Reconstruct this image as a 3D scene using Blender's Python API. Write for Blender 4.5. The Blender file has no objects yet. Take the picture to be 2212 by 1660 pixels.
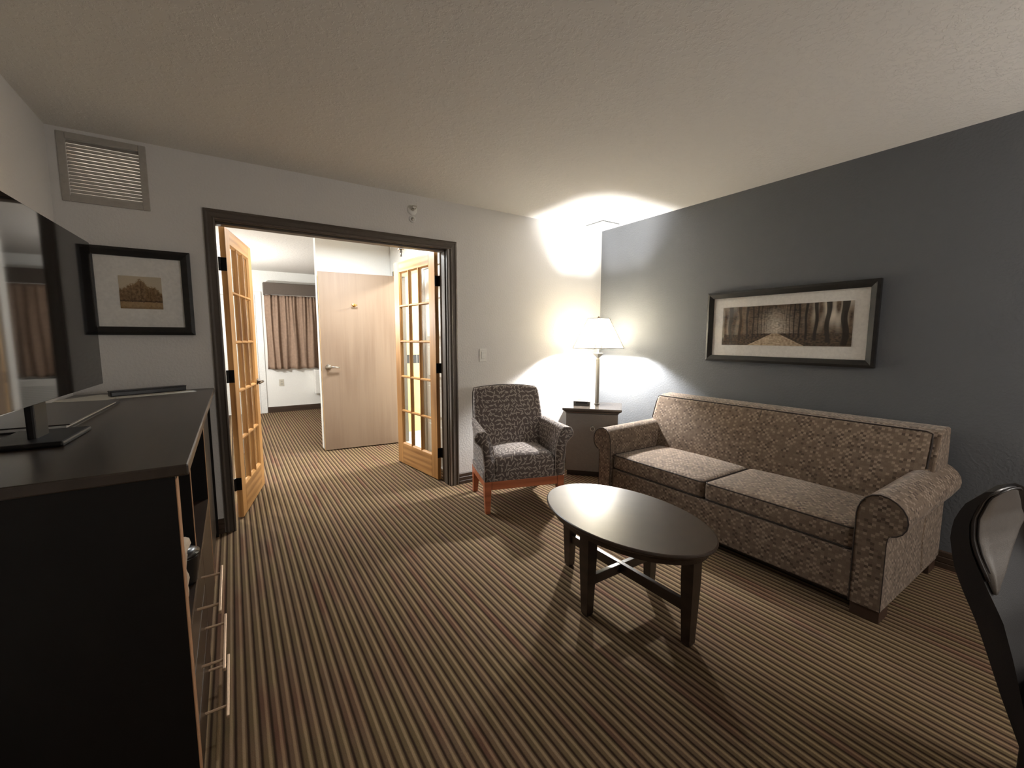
import bpy, bmesh, math, random
from mathutils import Vector, Matrix, noise
random.seed(7)
scene = bpy.context.scene
C = scene.collection

# ------------------------------------------------------------------ camera, world, lights, exposure
cam_d = bpy.data.cameras.new('camera'); cam = bpy.data.objects.new('camera', cam_d); C.objects.link(cam)
cam.location = (-3.352, -3.364, 1.3118); cam.rotation_euler = (1.4629, -0.0018, -0.5814)
cam_d.sensor_fit = 'HORIZONTAL'; cam_d.sensor_width = 36.0; cam_d.lens = 36.0 * 917.09 / 2212.0
cam_d.clip_start = 0.02; scene.camera = cam

W = bpy.data.worlds.new('world'); scene.world = W; W.use_nodes = True
W.node_tree.nodes['Background'].inputs[0].default_value = (0.80, 0.90, 1.0, 1)
W.node_tree.nodes['Background'].inputs[1].default_value = 4.0

def lamp_light(name, kind, loc, energy, col, size=0.05, rot=(0, 0, 0), sizey=None, parent=None):
    d = bpy.data.lights.new(name, kind); d.energy = energy; d.color = col
    if kind == 'AREA':
        d.size = size
        if sizey: d.shape = 'RECTANGLE'; d.size_y = sizey
    else: d.shadow_soft_size = size
    o = bpy.data.objects.new(name, d); C.objects.link(o); o.location = loc; o.rotation_euler = rot
    return o
PI = math.pi
LAMP = (-0.360, -0.345)
lamp_light('reading_lamp_bulb', 'POINT', (LAMP[0], LAMP[1], 1.325), 200, (.98, .975, .97), .035)
lamp_light('bedroom_sconce_bulb', 'POINT', (-3.93, .98, 1.42), 26, (1, .95, .88), .018)
lamp_light('bedroom_floor_lamp_bulb', 'POINT', (-3.75, 3.4, 1.70), 75, (1, .98, .94), .03)
lamp_light('hall_ceiling_lamp', 'AREA', (-2.35, 0.95, 2.36), 38, (.95, .99, 1), .3, (0, 0, 0))
lamp_light('bathroom_ceiling_lamp', 'AREA', (-0.85, 1.2, 2.36), 80, (1, .97, .88), .3, (0, 0, 0))
lamp_light('rear_fill_light', 'POINT', (-0.50, -4.55, 1.50), 46, (1, .955, .90), .15)  # unseen fill light added behind the camera, has no fixture

scene.view_settings.view_transform = 'Standard'; scene.view_settings.look = 'None'
scene.view_settings.gamma = 1; scene.view_settings.use_curve_mapping = False
scene.view_settings.exposure = 0.42

# ------------------------------------------------------------------ helpers
def S(r, g, b):
    f = lambda c: (c/255/12.92) if c/255 <= .04045 else ((c/255+.055)/1.055)**2.4
    return (f(r), f(g), f(b), 1)
def nd(nt, t, **k):
    n = nt.nodes.new(t)
    for a, v in k.items(): setattr(n, a, v)
    return n
def base_mat(name, col, rough=.6, metal=0, spec=.5, coat=0):
    m = bpy.data.materials.new(name); m.use_nodes = True
    b = m.node_tree.nodes['Principled BSDF']
    b.inputs['Base Color'].default_value = col if len(col) == 4 else (*col, 1)
    b.inputs['Roughness'].default_value = rough; b.inputs['Metallic'].default_value = metal
    b.inputs['Specular IOR Level'].default_value = spec
    if coat: b.inputs['Coat Weight'].default_value = coat; b.inputs['Coat Roughness'].default_value = .1
    return m, m.node_tree, b
def coords(nt, kind='Object'):
    return nd(nt, 'ShaderNodeTexCoord').outputs[kind]
def mapping(nt, src, scale=(1, 1, 1), loc=(0, 0, 0), rot=(0, 0, 0)):
    mp = nd(nt, 'ShaderNodeMapping'); nt.links.new(src, mp.inputs[0])
    mp.inputs['Scale'].default_value = scale; mp.inputs['Location'].default_value = loc; mp.inputs['Rotation'].default_value = rot
    return mp.outputs[0]
def noise_t(nt, vec, scale, detail=2, rough=.5):
    n = nd(nt, 'ShaderNodeTexNoise'); n.inputs['Scale'].default_value = scale; n.inputs['Detail'].default_value = detail
    n.inputs['Roughness'].default_value = rough; nt.links.new(vec, n.inputs['Vector']); return n.outputs['Fac']
def math_n(nt, op, a, b=None, c=None):
    n = nd(nt, 'ShaderNodeMath', operation=op)
    for i, v in enumerate((a, b, c)):
        if v is None: continue
        if isinstance(v, (int, float)): n.inputs[i].default_value = v
        else: nt.links.new(v, n.inputs[i])
    return n.outputs[0]
def ramp(nt, fac, stops, interp='LINEAR'):
    r = nd(nt, 'ShaderNodeValToRGB'); r.color_ramp.interpolation = interp
    e = r.color_ramp.elements
    while len(e) < len(stops): e.new(.5)
    for el, (p, c) in zip(e, stops): el.position = p; el.color = c if len(c) == 4 else (*c, 1)
    nt.links.new(fac, r.inputs[0]); return r.outputs[0]
def mix(nt, fac, a, b, mode='MIX'):
    n = nd(nt, 'ShaderNodeMix', data_type='RGBA', blend_type=mode)
    for s, v in ((n.inputs[0], fac), (n.inputs[6], a), (n.inputs[7], b)):
        if isinstance(v, (int, float)): s.default_value = v
        elif isinstance(v, tuple): s.default_value = v if len(v) == 4 else (*v, 1)
        else: nt.links.new(v, s)
    return n.outputs[2]
def bump(nt, b, h, strength=.3, dist=.01):
    n = nd(nt, 'ShaderNodeBump'); n.inputs['Strength'].default_value = strength; n.inputs['Distance'].default_value = dist
    nt.links.new(h, n.inputs['Height']); nt.links.new(n.outputs[0], b.inputs['Normal'])

def plain(name, col, rough=.6, metal=0, spec=.5, coat=0, nscale=60, namp=.06, bstr=0, bscale=200):
    m, nt, b = base_mat(name, col, rough, metal, spec, coat)
    v = coords(nt); f = noise_t(nt, v, nscale, 3)
    c4 = b.inputs['Base Color'].default_value[:]
    lo = tuple(x*(1-namp) for x in c4[:3]); hi = tuple(min(1, x*(1+namp)) for x in c4[:3])
    nt.links.new(ramp(nt, f, [(.3, lo), (.7, hi)]), b.inputs['Base Color'])
    if bstr: bump(nt, b, noise_t(nt, v, bscale, 2), bstr, .004)
    return m
def wood(name, dark, light, rough=.4, axis=2, freq=38, coat=0, spec=.5):
    m, nt, b = base_mat(name, light, rough, 0, spec, coat)
    sc = [freq]*3; sc[axis] = freq*.045
    v = mapping(nt, coords(nt), tuple(sc))
    n1 = noise_t(nt, v, 1.0, 6, .6)
    sc2 = [freq*.25]*3; sc2[axis] = freq*.02
    v2 = mapping(nt, coords(nt), tuple(sc2))
    wv = nd(nt, 'ShaderNodeTexWave', wave_type='RINGS'); wv.inputs['Scale'].default_value = .55
    wv.inputs['Distortion'].default_value = 5; wv.inputs['Detail'].default_value = 2; nt.links.new(v2, wv.inputs[0])
    f = math_n(nt, 'ADD', math_n(nt, 'MULTIPLY', n1, .78), math_n(nt, 'MULTIPLY', wv.outputs['Fac'], .22))
    nt.links.new(ramp(nt, f, [(.25, dark), (.6, light)]), b.inputs['Base Color'])
    bump(nt, b, n1, .08, .002)
    return m
def wall_mat(name, col, bstr=.35, scale=70):
    m, nt, b = base_mat(name, col, .75, 0, .25)
    v = coords(nt)
    n = nd(nt, 'ShaderNodeTexNoise'); n.inputs['Scale'].default_value = scale; n.inputs['Detail'].default_value = 3
    nt.links.new(v, n.inputs['Vector'])
    h = ramp(nt, n.outputs['Fac'], [(.42, (0, 0, 0)), (.62, (1, 1, 1))])
    bump(nt, b, h, bstr, .003)
    return m

M = {}
M['wall'] = wall_mat('white_wall_paint', (.71, .69, .665), .2)
M['grey_wall'] = wall_mat('charcoal_wall_paint', (.122, .128, .138), .22)
M['bed_wall'] = wall_mat('bedroom_wall_paint', (.85, .85, .82))
M['trim_dark'] = plain('dark_brown_trim', S(80, 71, 63), .45)
M['base_dark'] = plain('dark_baseboard_wood', S(66, 52, 42), .4)
M['white_paint'] = plain('white_gloss_paint', (.8, .8, .78), .35)
M['oak'] = wood('golden_oak', S(152, 106, 58), S(194, 146, 90), .38)
M['oak_h'] = wood('golden_oak_rail', S(146, 98, 52), S(196, 149, 94), .38, axis=0)
M['birch'] = wood('pale_birch_veneer', S(134, 113, 95), S(148, 128, 109), .5, freq=22)
M['espresso'] = wood('espresso_wood', S(36, 27, 21), S(52, 40, 32), .28, axis=1, freq=30)
M['espresso_top'] = wood('espresso_tabletop', S(44, 35, 28), S(58, 47, 38), .3, axis=1, freq=30)
M['black_wood'] = plain('black_stained_wood', S(30, 25, 22), .4)
M['blackside'] = plain('black_laminate', S(15, 12, 10), .5, spec=.3)
M['edge_wood'] = plain('brown_edge_banding', S(176, 132, 98), .45)
M['cherry'] = wood('cherry_wood', S(146, 80, 50), S(186, 108, 72), .35, axis=0, freq=30)
M['black_metal'] = plain('black_metal', S(30, 29, 28), .4, .8)
M['steel'] = plain('brushed_steel', S(190, 186, 178), .28, 1)
M['pewter'] = plain('pewter_lamp_metal', S(104, 100, 90), .5, .3)
M['brass'] = plain('bright_brass', S(214, 170, 100), .25, 1)
M['bronze'] = plain('dark_bronze', S(92, 80, 68), .35, .8)
M['white_plastic'] = plain('white_plastic', (.78, .77, .73), .4)
M['grille_white'] = plain('grille_enamel', (.40, .37, .33), .45)
M['black_plastic'] = plain('black_plastic', S(22, 22, 23), .3)
M['paper'] = plain('white_paper', (.62, .60, .55), .8)
M['mat_board'] = plain('white_mat_board', (.86, .84, .80), .9)
M['frame_black'] = wood('black_frame_wood', S(20, 19, 18), S(32, 30, 28), .45, axis=1, spec=.35, freq=40)
M['piping'] = plain('dark_piping', S(44, 34, 28), .8)
M['leather'] = plain('dark_leather', S(38, 30, 28), .34, spec=.6, nscale=90, bstr=.15, bscale=350)
M['leather_band_shade'] = plain('black_leather_side_shade', S(24, 19, 19), .5, bstr=.1, bscale=350)
M['foot_brown'] = plain('brown_sofa_foot', S(62, 44, 34), .45)
M['curtain'] = plain('brown_curtain_cloth', S(146, 122, 104), .85, nscale=25, namp=.12)
M['valance'] = plain('dark_valance_cloth', S(92, 82, 74), .8)
M['tub'] = plain('white_enamel', (.8, .8, .78), .2)
M['bag'] = plain('crumpled_paper', S(190, 172, 152), .7)

def mk_ceiling():
    m, nt, b = base_mat('knockdown_ceiling', (.76, .735, .69), .85, 0, .15)
    v = coords(nt)
    n = noise_t(nt, v, 42, 4, .6)
    h = ramp(nt, n, [(.50, (0, 0, 0)), (.57, (1, 1, 1))])
    bump(nt, b, h, .35, .005)
    return m
M['ceiling'] = mk_ceiling()

def mk_carpet():
    m, nt, b = base_mat('striped_carpet', (.1, .1, .1), .95, 0, .1)
    v = coords(nt); sp = nd(nt, 'ShaderNodeSeparateXYZ'); nt.links.new(v, sp.inputs[0])
    wob = math_n(nt, 'MULTIPLY', math_n(nt, 'SUBTRACT', noise_t(nt, mapping(nt, v, (90, 14, 1)), 1, 2), .5), .07)
    x = math_n(nt, 'ADD', math_n(nt, 'DIVIDE', sp.outputs[0], .0345), wob)
    fr = math_n(nt, 'FRACT', x); idx = math_n(nt, 'FLOOR', x)
    prof = ramp(nt, fr, [(.0, (.0, .0, .0)), (.05, (0, 0, 0)), (.17, (.45, .45, .45)), (.44, (.52, .52, .52)), (.55, (1, 1, 1)), (.68, (1, 1, 1)), (.79, (.55, .55, .55)), (.94, (.0, .0, .0))])
    # colour drifts along and across the stripes: olive, maroon, taupe
    cv = nd(nt, 'ShaderNodeCombineXYZ'); nt.links.new(math_n(nt, 'MULTIPLY', idx, 1.37), cv.inputs[0])
    nt.links.new(math_n(nt, 'MULTIPLY', sp.outputs[1], 1.6), cv.inputs[1])
    dr = noise_t(nt, cv.outputs[0], .9, 2)
    tint = ramp(nt, dr, [(.30, S(106, 80, 69)), (.42, S(116, 98, 84)), (.52, S(112, 99, 77)), (.64, S(118, 100, 83)), (.72, S(100, 84, 73))])
    light = ramp(nt, dr, [(.30, S(150, 124, 106)), (.5, S(160, 143, 118)), (.7, S(152, 134, 117))])
    dark = S(60, 47, 38)
    c1 = mix(nt, ramp(nt, prof, [(0, (0, 0, 0)), (.45, (1, 1, 1))]), dark, tint)
    c2 = mix(nt, ramp(nt, prof, [(.55, (0, 0, 0)), (.95, (1, 1, 1))]), c1, light)
    f = noise_t(nt, v, 420, 2); c3 = mix(nt, .35, c2, mix(nt, 1.0, c2, ramp(nt, f, [(.3, (.45, .45, .45)), (.7, (1.4, 1.4, 1.4))]), 'MULTIPLY'))
    nt.links.new(mix(nt, 1.0, c3, (.80, .73, .64, 1), 'MULTIPLY'), b.inputs['Base Color'])
    bump(nt, b, math_n(nt, 'ADD', prof, math_n(nt, 'MULTIPLY', f, .6)), .4, .004)
    return m
M['carpet'] = mk_carpet()

def mk_check():
    m, nt, b = base_mat('checked_sofa_fabric', (.1, .1, .1), .9, 0, .2)
    uv = coords(nt, 'UV')
    def cell(size, off):
        a = nd(nt, 'ShaderNodeVectorMath', operation='ADD'); a.inputs[1].default_value = (off, off*1.7, 0); nt.links.new(uv, a.inputs[0])
        s = nd(nt, 'ShaderNodeVectorMath', operation='SNAP'); s.inputs[1].default_value = (size, size*.86, 1); nt.links.new(a.outputs[0], s.inputs[0])
        w = nd(nt, 'ShaderNodeTexWhiteNoise', noise_dimensions='2D'); nt.links.new(s.outputs[0], w.inputs['Vector']); return w.outputs['Value']
    cw, chh = .0150, .0130
    r = cell(cw, .003); sp = nd(nt, 'ShaderNodeSeparateXYZ'); nt.links.new(uv, sp.inputs[0])
    ix = math_n(nt, 'FLOOR', math_n(nt, 'DIVIDE', math_n(nt, 'ADD', sp.outputs[0], .003), cw))
    iy = math_n(nt, 'FLOOR', math_n(nt, 'DIVIDE', math_n(nt, 'ADD', sp.outputs[1], .0051), cw*.86))
    par = math_n(nt, 'FRACT', math_n(nt, 'MULTIPLY', math_n(nt, 'ADD', ix, iy), .5))          # 0 or .5: alternate cells
    even = math_n(nt, 'LESS_THAN', math_n(nt, 'ABSOLUTE', math_n(nt, 'SUBTRACT', par, .5)), .25)
    light = math_n(nt, 'MULTIPLY', even, math_n(nt, 'GREATER_THAN', r, .58))
    dark = math_n(nt, 'MULTIPLY', math_n(nt, 'SUBTRACT', 1.0, even), math_n(nt, 'LESS_THAN', r, .24))
    col = ramp(nt, r, [(0, S(108, 92, 78)), (.4, S(116, 100, 85)), (.7, S(111, 95, 81))], 'CONSTANT')
    col = mix(nt, dark, mix(nt, light, col, S(141, 124, 108)), S(84, 70, 60))
    f = noise_t(nt, coords(nt), 600, 2)
    nt.links.new(mix(nt, .4, col, mix(nt, 1.0, col, ramp(nt, f, [(.3, (.5, .5, .5)), (.7, (1.3, 1.3, 1.3))]), 'MULTIPLY')), b.inputs['Base Color'])
    b.inputs['Sheen Weight'].default_value = .15
    bump(nt, b, f, .25, .002)
    return m
M['check'] = mk_check()

def mk_leaf():
    m, nt, b = base_mat('leaf_sprig_fabric', (.1, .1, .1), .9, 0, .2)
    uv = coords(nt, 'UV')
    def layer(scale, off, la, wa):
        v = mapping(nt, uv, (scale, scale, scale), (off, off*.7, 0))
        vo = nd(nt, 'ShaderNodeTexVoronoi', voronoi_dimensions='2D', feature='F1'); vo.inputs['Scale'].default_value = 1; vo.inputs['Randomness'].default_value = .55
        nt.links.new(v, vo.inputs['Vector'])
        d = nd(nt, 'ShaderNodeVectorMath', operation='SUBTRACT'); nt.links.new(v, d.inputs[0]); nt.links.new(vo.outputs['Position'], d.inputs[1])
        sc = nd(nt, 'ShaderNodeSeparateColor'); nt.links.new(vo.outputs['Color'], sc.inputs[0])
        rt = nd(nt, 'ShaderNodeVectorRotate', rotation_type='Z_AXIS'); nt.links.new(d.outputs[0], rt.inputs[0])
        nt.links.new(math_n(nt, 'MULTIPLY', sc.outputs[0], 6.28), rt.inputs['Angle'])
        sp = nd(nt, 'ShaderNodeSeparateXYZ'); nt.links.new(rt.outputs[0], sp.inputs[0])
        e = math_n(nt, 'ADD', math_n(nt, 'POWER', math_n(nt, 'DIVIDE', math_n(nt, 'ABSOLUTE', sp.outputs[0]), la), 2.0), math_n(nt, 'POWER', math_n(nt, 'DIVIDE', math_n(nt, 'ABSOLUTE', sp.outputs[1]), wa), 2.0))
        return math_n(nt, 'LESS_THAN', e, 1.0)
    k = math_n(nt, 'MAXIMUM', layer(27, 0.2, .50, .125), layer(27, 7.5, .46, .115))
    col = mix(nt, k, S(98, 88, 84), S(164, 154, 146))
    f = noise_t(nt, coords(nt), 600, 2)
    nt.links.new(mix(nt, .35, col, mix(nt, 1.0, col, ramp(nt, f, [(.3, (.5, .5, .5)), (.7, (1.3, 1.3, 1.3))]), 'MULTIPLY')), b.inputs['Base Color'])
    b.inputs['Sheen Weight'].default_value = .15
    return m
M['leaf'] = mk_leaf()

def mk_glass(name, tint=(1, 1, 1), refl=1.0):
    m = bpy.data.materials.new(name); m.use_nodes = True; nt = m.node_tree
    nt.nodes.remove(nt.nodes['Principled BSDF']); out = nt.nodes['Material Output']
    t = nd(nt, 'ShaderNodeBsdfTransparent'); t.inputs[0].default_value = (*tint, 1)
    g = nd(nt, 'ShaderNodeBsdfGlossy'); g.inputs['Roughness'].default_value = .01
    f = nd(nt, 'ShaderNodeFresnel'); f.inputs[0].default_value = 1.45
    ge = nd(nt, 'ShaderNodeNewGeometry')                       # reflect at the outer face only
    x = nd(nt, 'ShaderNodeMixShader'); nt.links.new(math_n(nt, 'MULTIPLY', math_n(nt, 'MULTIPLY', f.outputs[0], refl), math_n(nt, 'SUBTRACT', 1.0, ge.outputs['Backfacing'])), x.inputs[0])
    nt.links.new(t.outputs[0], x.inputs[1]); nt.links.new(g.outputs[0], x.inputs[2]); nt.links.new(x.outputs[0], out.inputs[0])
    return m
M['glass'] = mk_glass('clear_door_glass', (.96, .97, .95), .8)
M['pic_glass'] = mk_glass('picture_glass', (.97, .97, .97), .6)

def mk_screen():
    m, nt, b = base_mat('television_glass', S(14, 13, 13), .04, 0, .5)
    f = noise_t(nt, coords(nt), 30, 2); nt.links.new(ramp(nt, f, [(0, S(13, 12, 12)), (1, S(16, 15, 15))]), b.inputs['Base Color'])
    return m
M['screen'] = mk_screen()

def mk_shade():
    m = bpy.data.materials.new('cream_shade_cloth'); m.use_nodes = True; nt = m.node_tree
    nt.nodes.remove(nt.nodes['Principled BSDF']); out = nt.nodes['Material Output']
    d = nd(nt, 'ShaderNodeBsdfDiffuse'); t = nd(nt, 'ShaderNodeBsdfTranslucent')
    f = noise_t(nt, coords(nt), 300, 2); c = ramp(nt, f, [(.2, (.36, .32, .24)), (.8, (.40, .36, .27))])
    nt.links.new(c, d.inputs[0]); nt.links.new(c, t.inputs[0])
    x = nd(nt, 'ShaderNodeMixShader'); x.inputs[0].default_value = .5
    nt.links.new(d.outputs[0], x.inputs[1]); nt.links.new(t.outputs[0], x.inputs[2]); nt.links.new(x.outputs[0], out.inputs[0])
    return m
M['shade'] = mk_shade()

def mk_tile():
    m, nt, b = base_mat('yellow_wall_tile', S(238, 214, 150), .25)
    v = coords(nt); sp = nd(nt, 'ShaderNodeSeparateXYZ'); nt.links.new(v, sp.inputs[0])
    def line(src, size, w):
        return math_n(nt, 'LESS_THAN', math_n(nt, 'FRACT', math_n(nt, 'DIVIDE', src, size)), w)
    g = math_n(nt, 'MAXIMUM', line(sp.outputs[0], .15, .025), line(math_n(nt, 'ADD', sp.outputs[2], .02), .15, .025))
    band = math_n(nt, 'MULTIPLY', math_n(nt, 'GREATER_THAN', sp.outputs[2], .985), math_n(nt, 'LESS_THAN', sp.outputs[2], 1.095))
    col = mix(nt, noise_t(nt, v, 6, 2), S(240, 218, 158), S(232, 206, 142))
    col = mix(nt, math_n(nt, 'MULTIPLY', g, .5), col, S(224, 200, 146))
    col = mix(nt, band, col, mix(nt, line(sp.outputs[0], .15, .05), S(58, 60, 66), S(200, 196, 186)))
    nt.links.new(col, b.inputs['Base Color'])
    return m
M['tile'] = mk_tile()

def mk_vcol(name):
    m, nt, b = base_mat(name, (.5, .5, .5), .6, 0, .3)
    a = nd(nt, 'ShaderNodeVertexColor', layer_name='Col'); nt.links.new(a.outputs[0], b.inputs['Base Color'])
    return m
M['print'] = mk_vcol('sepia_photo_print')

# ---- mesh helpers
def obj(name, bm, mat, parent=None, smooth=False, uv=False, loc=None, rot=None, kind=None):
    bmesh.ops.recalc_face_normals(bm, faces=bm.faces)
    me = bpy.data.meshes.new(name); bm.to_mesh(me); bm.free()
    for p in me.polygons: p.use_smooth = smooth
    if uv: box_uv(me)
    if isinstance(mat, (list, tuple)):
        for x in mat: me.materials.append(x)
    else: me.materials.append(mat)
    o = bpy.data.objects.new(name, me); C.objects.link(o)
    if parent: o.parent = parent
    if loc: o.location = loc
    if rot: o.rotation_euler = rot
    if kind: o['kind'] = kind
    return o
def box_uv(me):
    l = me.uv_layers.new(name='UVMap')
    for p in me.polygons:
        n = p.normal; ax = max(range(3), key=lambda i: abs(n[i]))
        for li in p.loop_indices:
            c = me.vertices[me.loops[li].vertex_index].co
            l.data[li].uv = (c.y, c.z) if ax == 0 else ((c.x, c.z) if ax == 1 else (c.x, c.y))
def thing(name, label, cat, loc=(0, 0, 0), rz=0, group=None):
    o = bpy.data.objects.new(name, None); C.objects.link(o); o.location = loc; o.rotation_euler = (0, 0, rz)
    o.empty_display_size = .1; o['label'] = label; o['category'] = cat
    if group: o['group'] = group
    return o
def tag(o, label, cat, group=None):
    o['label'] = label; o['category'] = cat
    if group: o['group'] = group
    return o
def add_box(bm, x0, x1, y0, y1, z0, z1, bev=0, seg=2, mat=None):
    r = bmesh.ops.create_cube(bm, size=1)
    vs = r['verts']
    bmesh.ops.scale(bm, vec=(abs(x1-x0), abs(y1-y0), abs(z1-z0)), verts=vs)
    bmesh.ops.translate(bm, vec=((x0+x1)/2, (y0+y1)/2, (z0+z1)/2), verts=vs)
    if mat is not None:
        for f in {f for v in vs for f in v.link_faces}: f.material_index = mat
    if bev:
        es = list({e for v in vs for e in v.link_edges})
        r2 = bmesh.ops.bevel(bm, geom=es, offset=bev, segments=seg, affect='EDGES', profile=.5)
        return r2['verts']
    return vs
def box(x0, x1, y0, y1, z0, z1, bev=0, seg=2):
    bm = bmesh.new(); add_box(bm, x0, x1, y0, y1, z0, z1, bev, seg); return bm
def xf(bm, verts, mtx): bmesh.ops.transform(bm, matrix=mtx, verts=verts)
def add_tube(bm, pts, r, n=8, closed=False, cap=True):
    pts = [Vector(p) for p in pts]; rings = []; N = len(pts)
    up = None
    for i, p in enumerate(pts):
        a = pts[(i-1) % N] if (closed or i > 0) else p; b_ = pts[(i+1) % N] if (closed or i < N-1) else p
        t = (b_-a).normalized()
        if up is None:
            up = Vector((0, 0, 1)) if abs(t.z) < .9 else Vector((1, 0, 0))
        u = (up - t*up.dot(t)); u = u.normalized() if u.length > 1e-6 else t.orthogonal().normalized()
        up = u; w = t.cross(u)
        rr = r[i] if isinstance(r, (list, tuple)) else r
        rings.append([bm.verts.new(p + (u*math.cos(2*PI*k/n) + w*math.sin(2*PI*k/n))*rr) for k in range(n)])
    M_ = N if closed else N-1
    for i in range(M_):
        A, B = rings[i], rings[(i+1) % N]
        for k in range(n): bm.faces.new((A[k], A[(k+1) % n], B[(k+1) % n], B[k]))
    if cap and not closed:
        bm.faces.new(rings[0][::-1]); bm.faces.new(rings[-1])
    return [v for R_ in rings for v in R_]
def tube(pts, r, n=8, closed=False):
    bm = bmesh.new(); add_tube(bm, pts, r, n, closed); return bm
def add_lathe(bm, prof, n=32, center=(0, 0, 0), axis='Z'):
    rings = []
    for (r, z) in prof:
        ring = []
        for k in range(n):
            a = 2*PI*k/n; x, y = r*math.cos(a), r*math.sin(a)
            p = (x, y, z) if axis == 'Z' else ((x, -z, y) if axis == 'Y' else (z, x, y))
            ring.append(bm.verts.new(Vector(p)+Vector(center)))
        rings.append(ring)
    for A, B in zip(rings, rings[1:]):
        for k in range(n): bm.faces.new((A[k], A[(k+1) % n], B[(k+1) % n], B[k]))
    bm.faces.new(rings[0][::-1]); bm.faces.new(rings[-1])
    return [v for R_ in rings for v in R_]
def add_prism(bm, poly, f0, f1):
    """poly: 2-D outline; f0/f1 turn (a,b) into 3-D points of the two end caps"""
    A = [bm.verts.new(f0(a, b)) for a, b in poly]; B = [bm.verts.new(f1(a, b)) for a, b in poly]
    n = len(poly)
    for i in range(n): bm.faces.new((A[i], A[(i+1) % n], B[(i+1) % n], B[i]))
    bm.faces.new(A[::-1]); bm.faces.new(B)
    return A+B
def add_loft(bm, secs, cap=True, closed=True):
    R_ = [[bm.verts.new(p) for p in s] for s in secs]; n = len(R_[0])
    for A, B in zip(R_, R_[1:]):
        for k in range(n if closed else n-1): bm.faces.new((A[k], A[(k+1) % n], B[(k+1) % n], B[k]))
    if cap: bm.faces.new(R_[0][::-1]); bm.faces.new(R_[-1])
    return R_
def rbox(sx, sy, sz, r, n=10, fn=None):
    """rounded cushion block centred at 0; fn may reshape each vertex"""
    bm = bmesh.new(); bmesh.ops.create_cube(bm, size=2)
    bmesh.ops.subdivide_edges(bm, edges=bm.edges[:], cuts=n, use_grid_fill=True)
    h = Vector((sx/2, sy/2, sz/2))
    for v in bm.verts:
        p = Vector((v.co.x*h.x, v.co.y*h.y, v.co.z*h.z))
        # pull grid lines towards the edges so the rounding has enough loops
        for i in range(3):
            t = v.co[i]; t = math.copysign(abs(t)**.6, t); p[i] = t*h[i]
        q = Vector([max(-(h[i]-r), min(h[i]-r, p[i])) for i in range(3)])
        d = p-q
        if d.length > 1e-9: p = q + d.normalized()*min(r, d.length if d.length < r else r)
        uvw = Vector([p[i]/h[i] for i in range(3)])
        v.co = fn(p, uvw) if fn else p
    return bm
def move(bm, v): bmesh.ops.translate(bm, vec=v, verts=bm.verts); return bm
def arc(cx, cy, r, a0, a1, n, ry=None):
    ry = r if ry is None else ry
    return [(cx+r*math.cos(math.radians(a0+(a1-a0)*i/n)), cy+ry*math.sin(math.radians(a0+(a1-a0)*i/n))) for i in range(n+1)]

H = 2.44
# ------------------------------------------------------------------ the setting
obj('floor', box(-4.30, .30, -5.6, 5.4, -.10, 0), M['carpet'], kind='structure')
obj('ceiling', box(-4.30, .30, -5.6, 5.4, H, H+.1), M['ceiling'], kind='structure')
WT = .17                                                       # thickness of the wall with the french doors
OX0, OX1, OZ = -3.402, -1.79, 2.056                            # doorway
VX0, VX1, VZ0, VZ1 = -4.045, -3.742, 2.088, 2.385              # transfer grille opening
bm = bmesh.new()
add_box(bm, -4.20, VX0, 0, WT, 0, H); add_box(bm, VX0, VX1, 0, WT, 0, VZ0); add_box(bm, VX0, VX1, 0, WT, VZ1, H)
add_box(bm, VX1, OX0, 0, WT, 0, H); add_box(bm, OX0, OX1, 0, WT, OZ, H); add_box(bm, OX1, 0, 0, WT, 0, H)
obj('wall_back', bm, M['wall'], kind='structure')
obj('wall_right', box(0, .14, -5.5, 5.3, 0, H), M['grey_wall'], kind='structure')
obj('wall_left', box(-4.26, -4.12, -5.5, 5.3, 0, H), M['wall'], kind='structure')
obj('wall_front', box(-4.26, .14, -5.6, -5.4, 0, H), M['wall'], kind='structure')
FY = 5.11
bm = bmesh.new()                                               # bedroom far wall, window hole behind the curtain, doorway of the outside door
wx0, wx1, wz0, wz1 = -2.74, -1.30, .90, 2.05; dx0, dx1, dz = -3.93, -3.04, 2.01
add_box(bm, -4.2, dx0, FY, FY+.14, 0, H); add_box(bm, dx0, dx1, FY, FY+.14, dz, H); add_box(bm, dx1, wx0, FY, FY+.14, 0, H)
add_box(bm, wx0, wx1, FY, FY+.14, 0, wz0); add_box(bm, wx0, wx1, FY, FY+.14, wz1, H); add_box(bm, wx1, 0, FY, FY+.14, 0, H)
obj('wall_far', bm, M['bed_wall'], kind='structure')
bm = bmesh.new()
add_box(bm, wx0, wx1, FY+.05, FY+.09, wz0, wz0+.04); add_box(bm, wx0, wx1, FY+.05, FY+.09, wz1-.04, wz1)
for x in (wx0, wx1-.04, (wx0+wx1)/2-.02): add_box(bm, x, x+.04, FY+.05, FY+.09, wz0+.04, wz1-.04)
win = obj('window_1', bm, M['white_paint'], kind='structure')
obj('pane', box(wx0+.04, wx1-.04, FY+.065, FY+.07, wz0+.04, wz1-.04), M['glass'], win)
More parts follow.
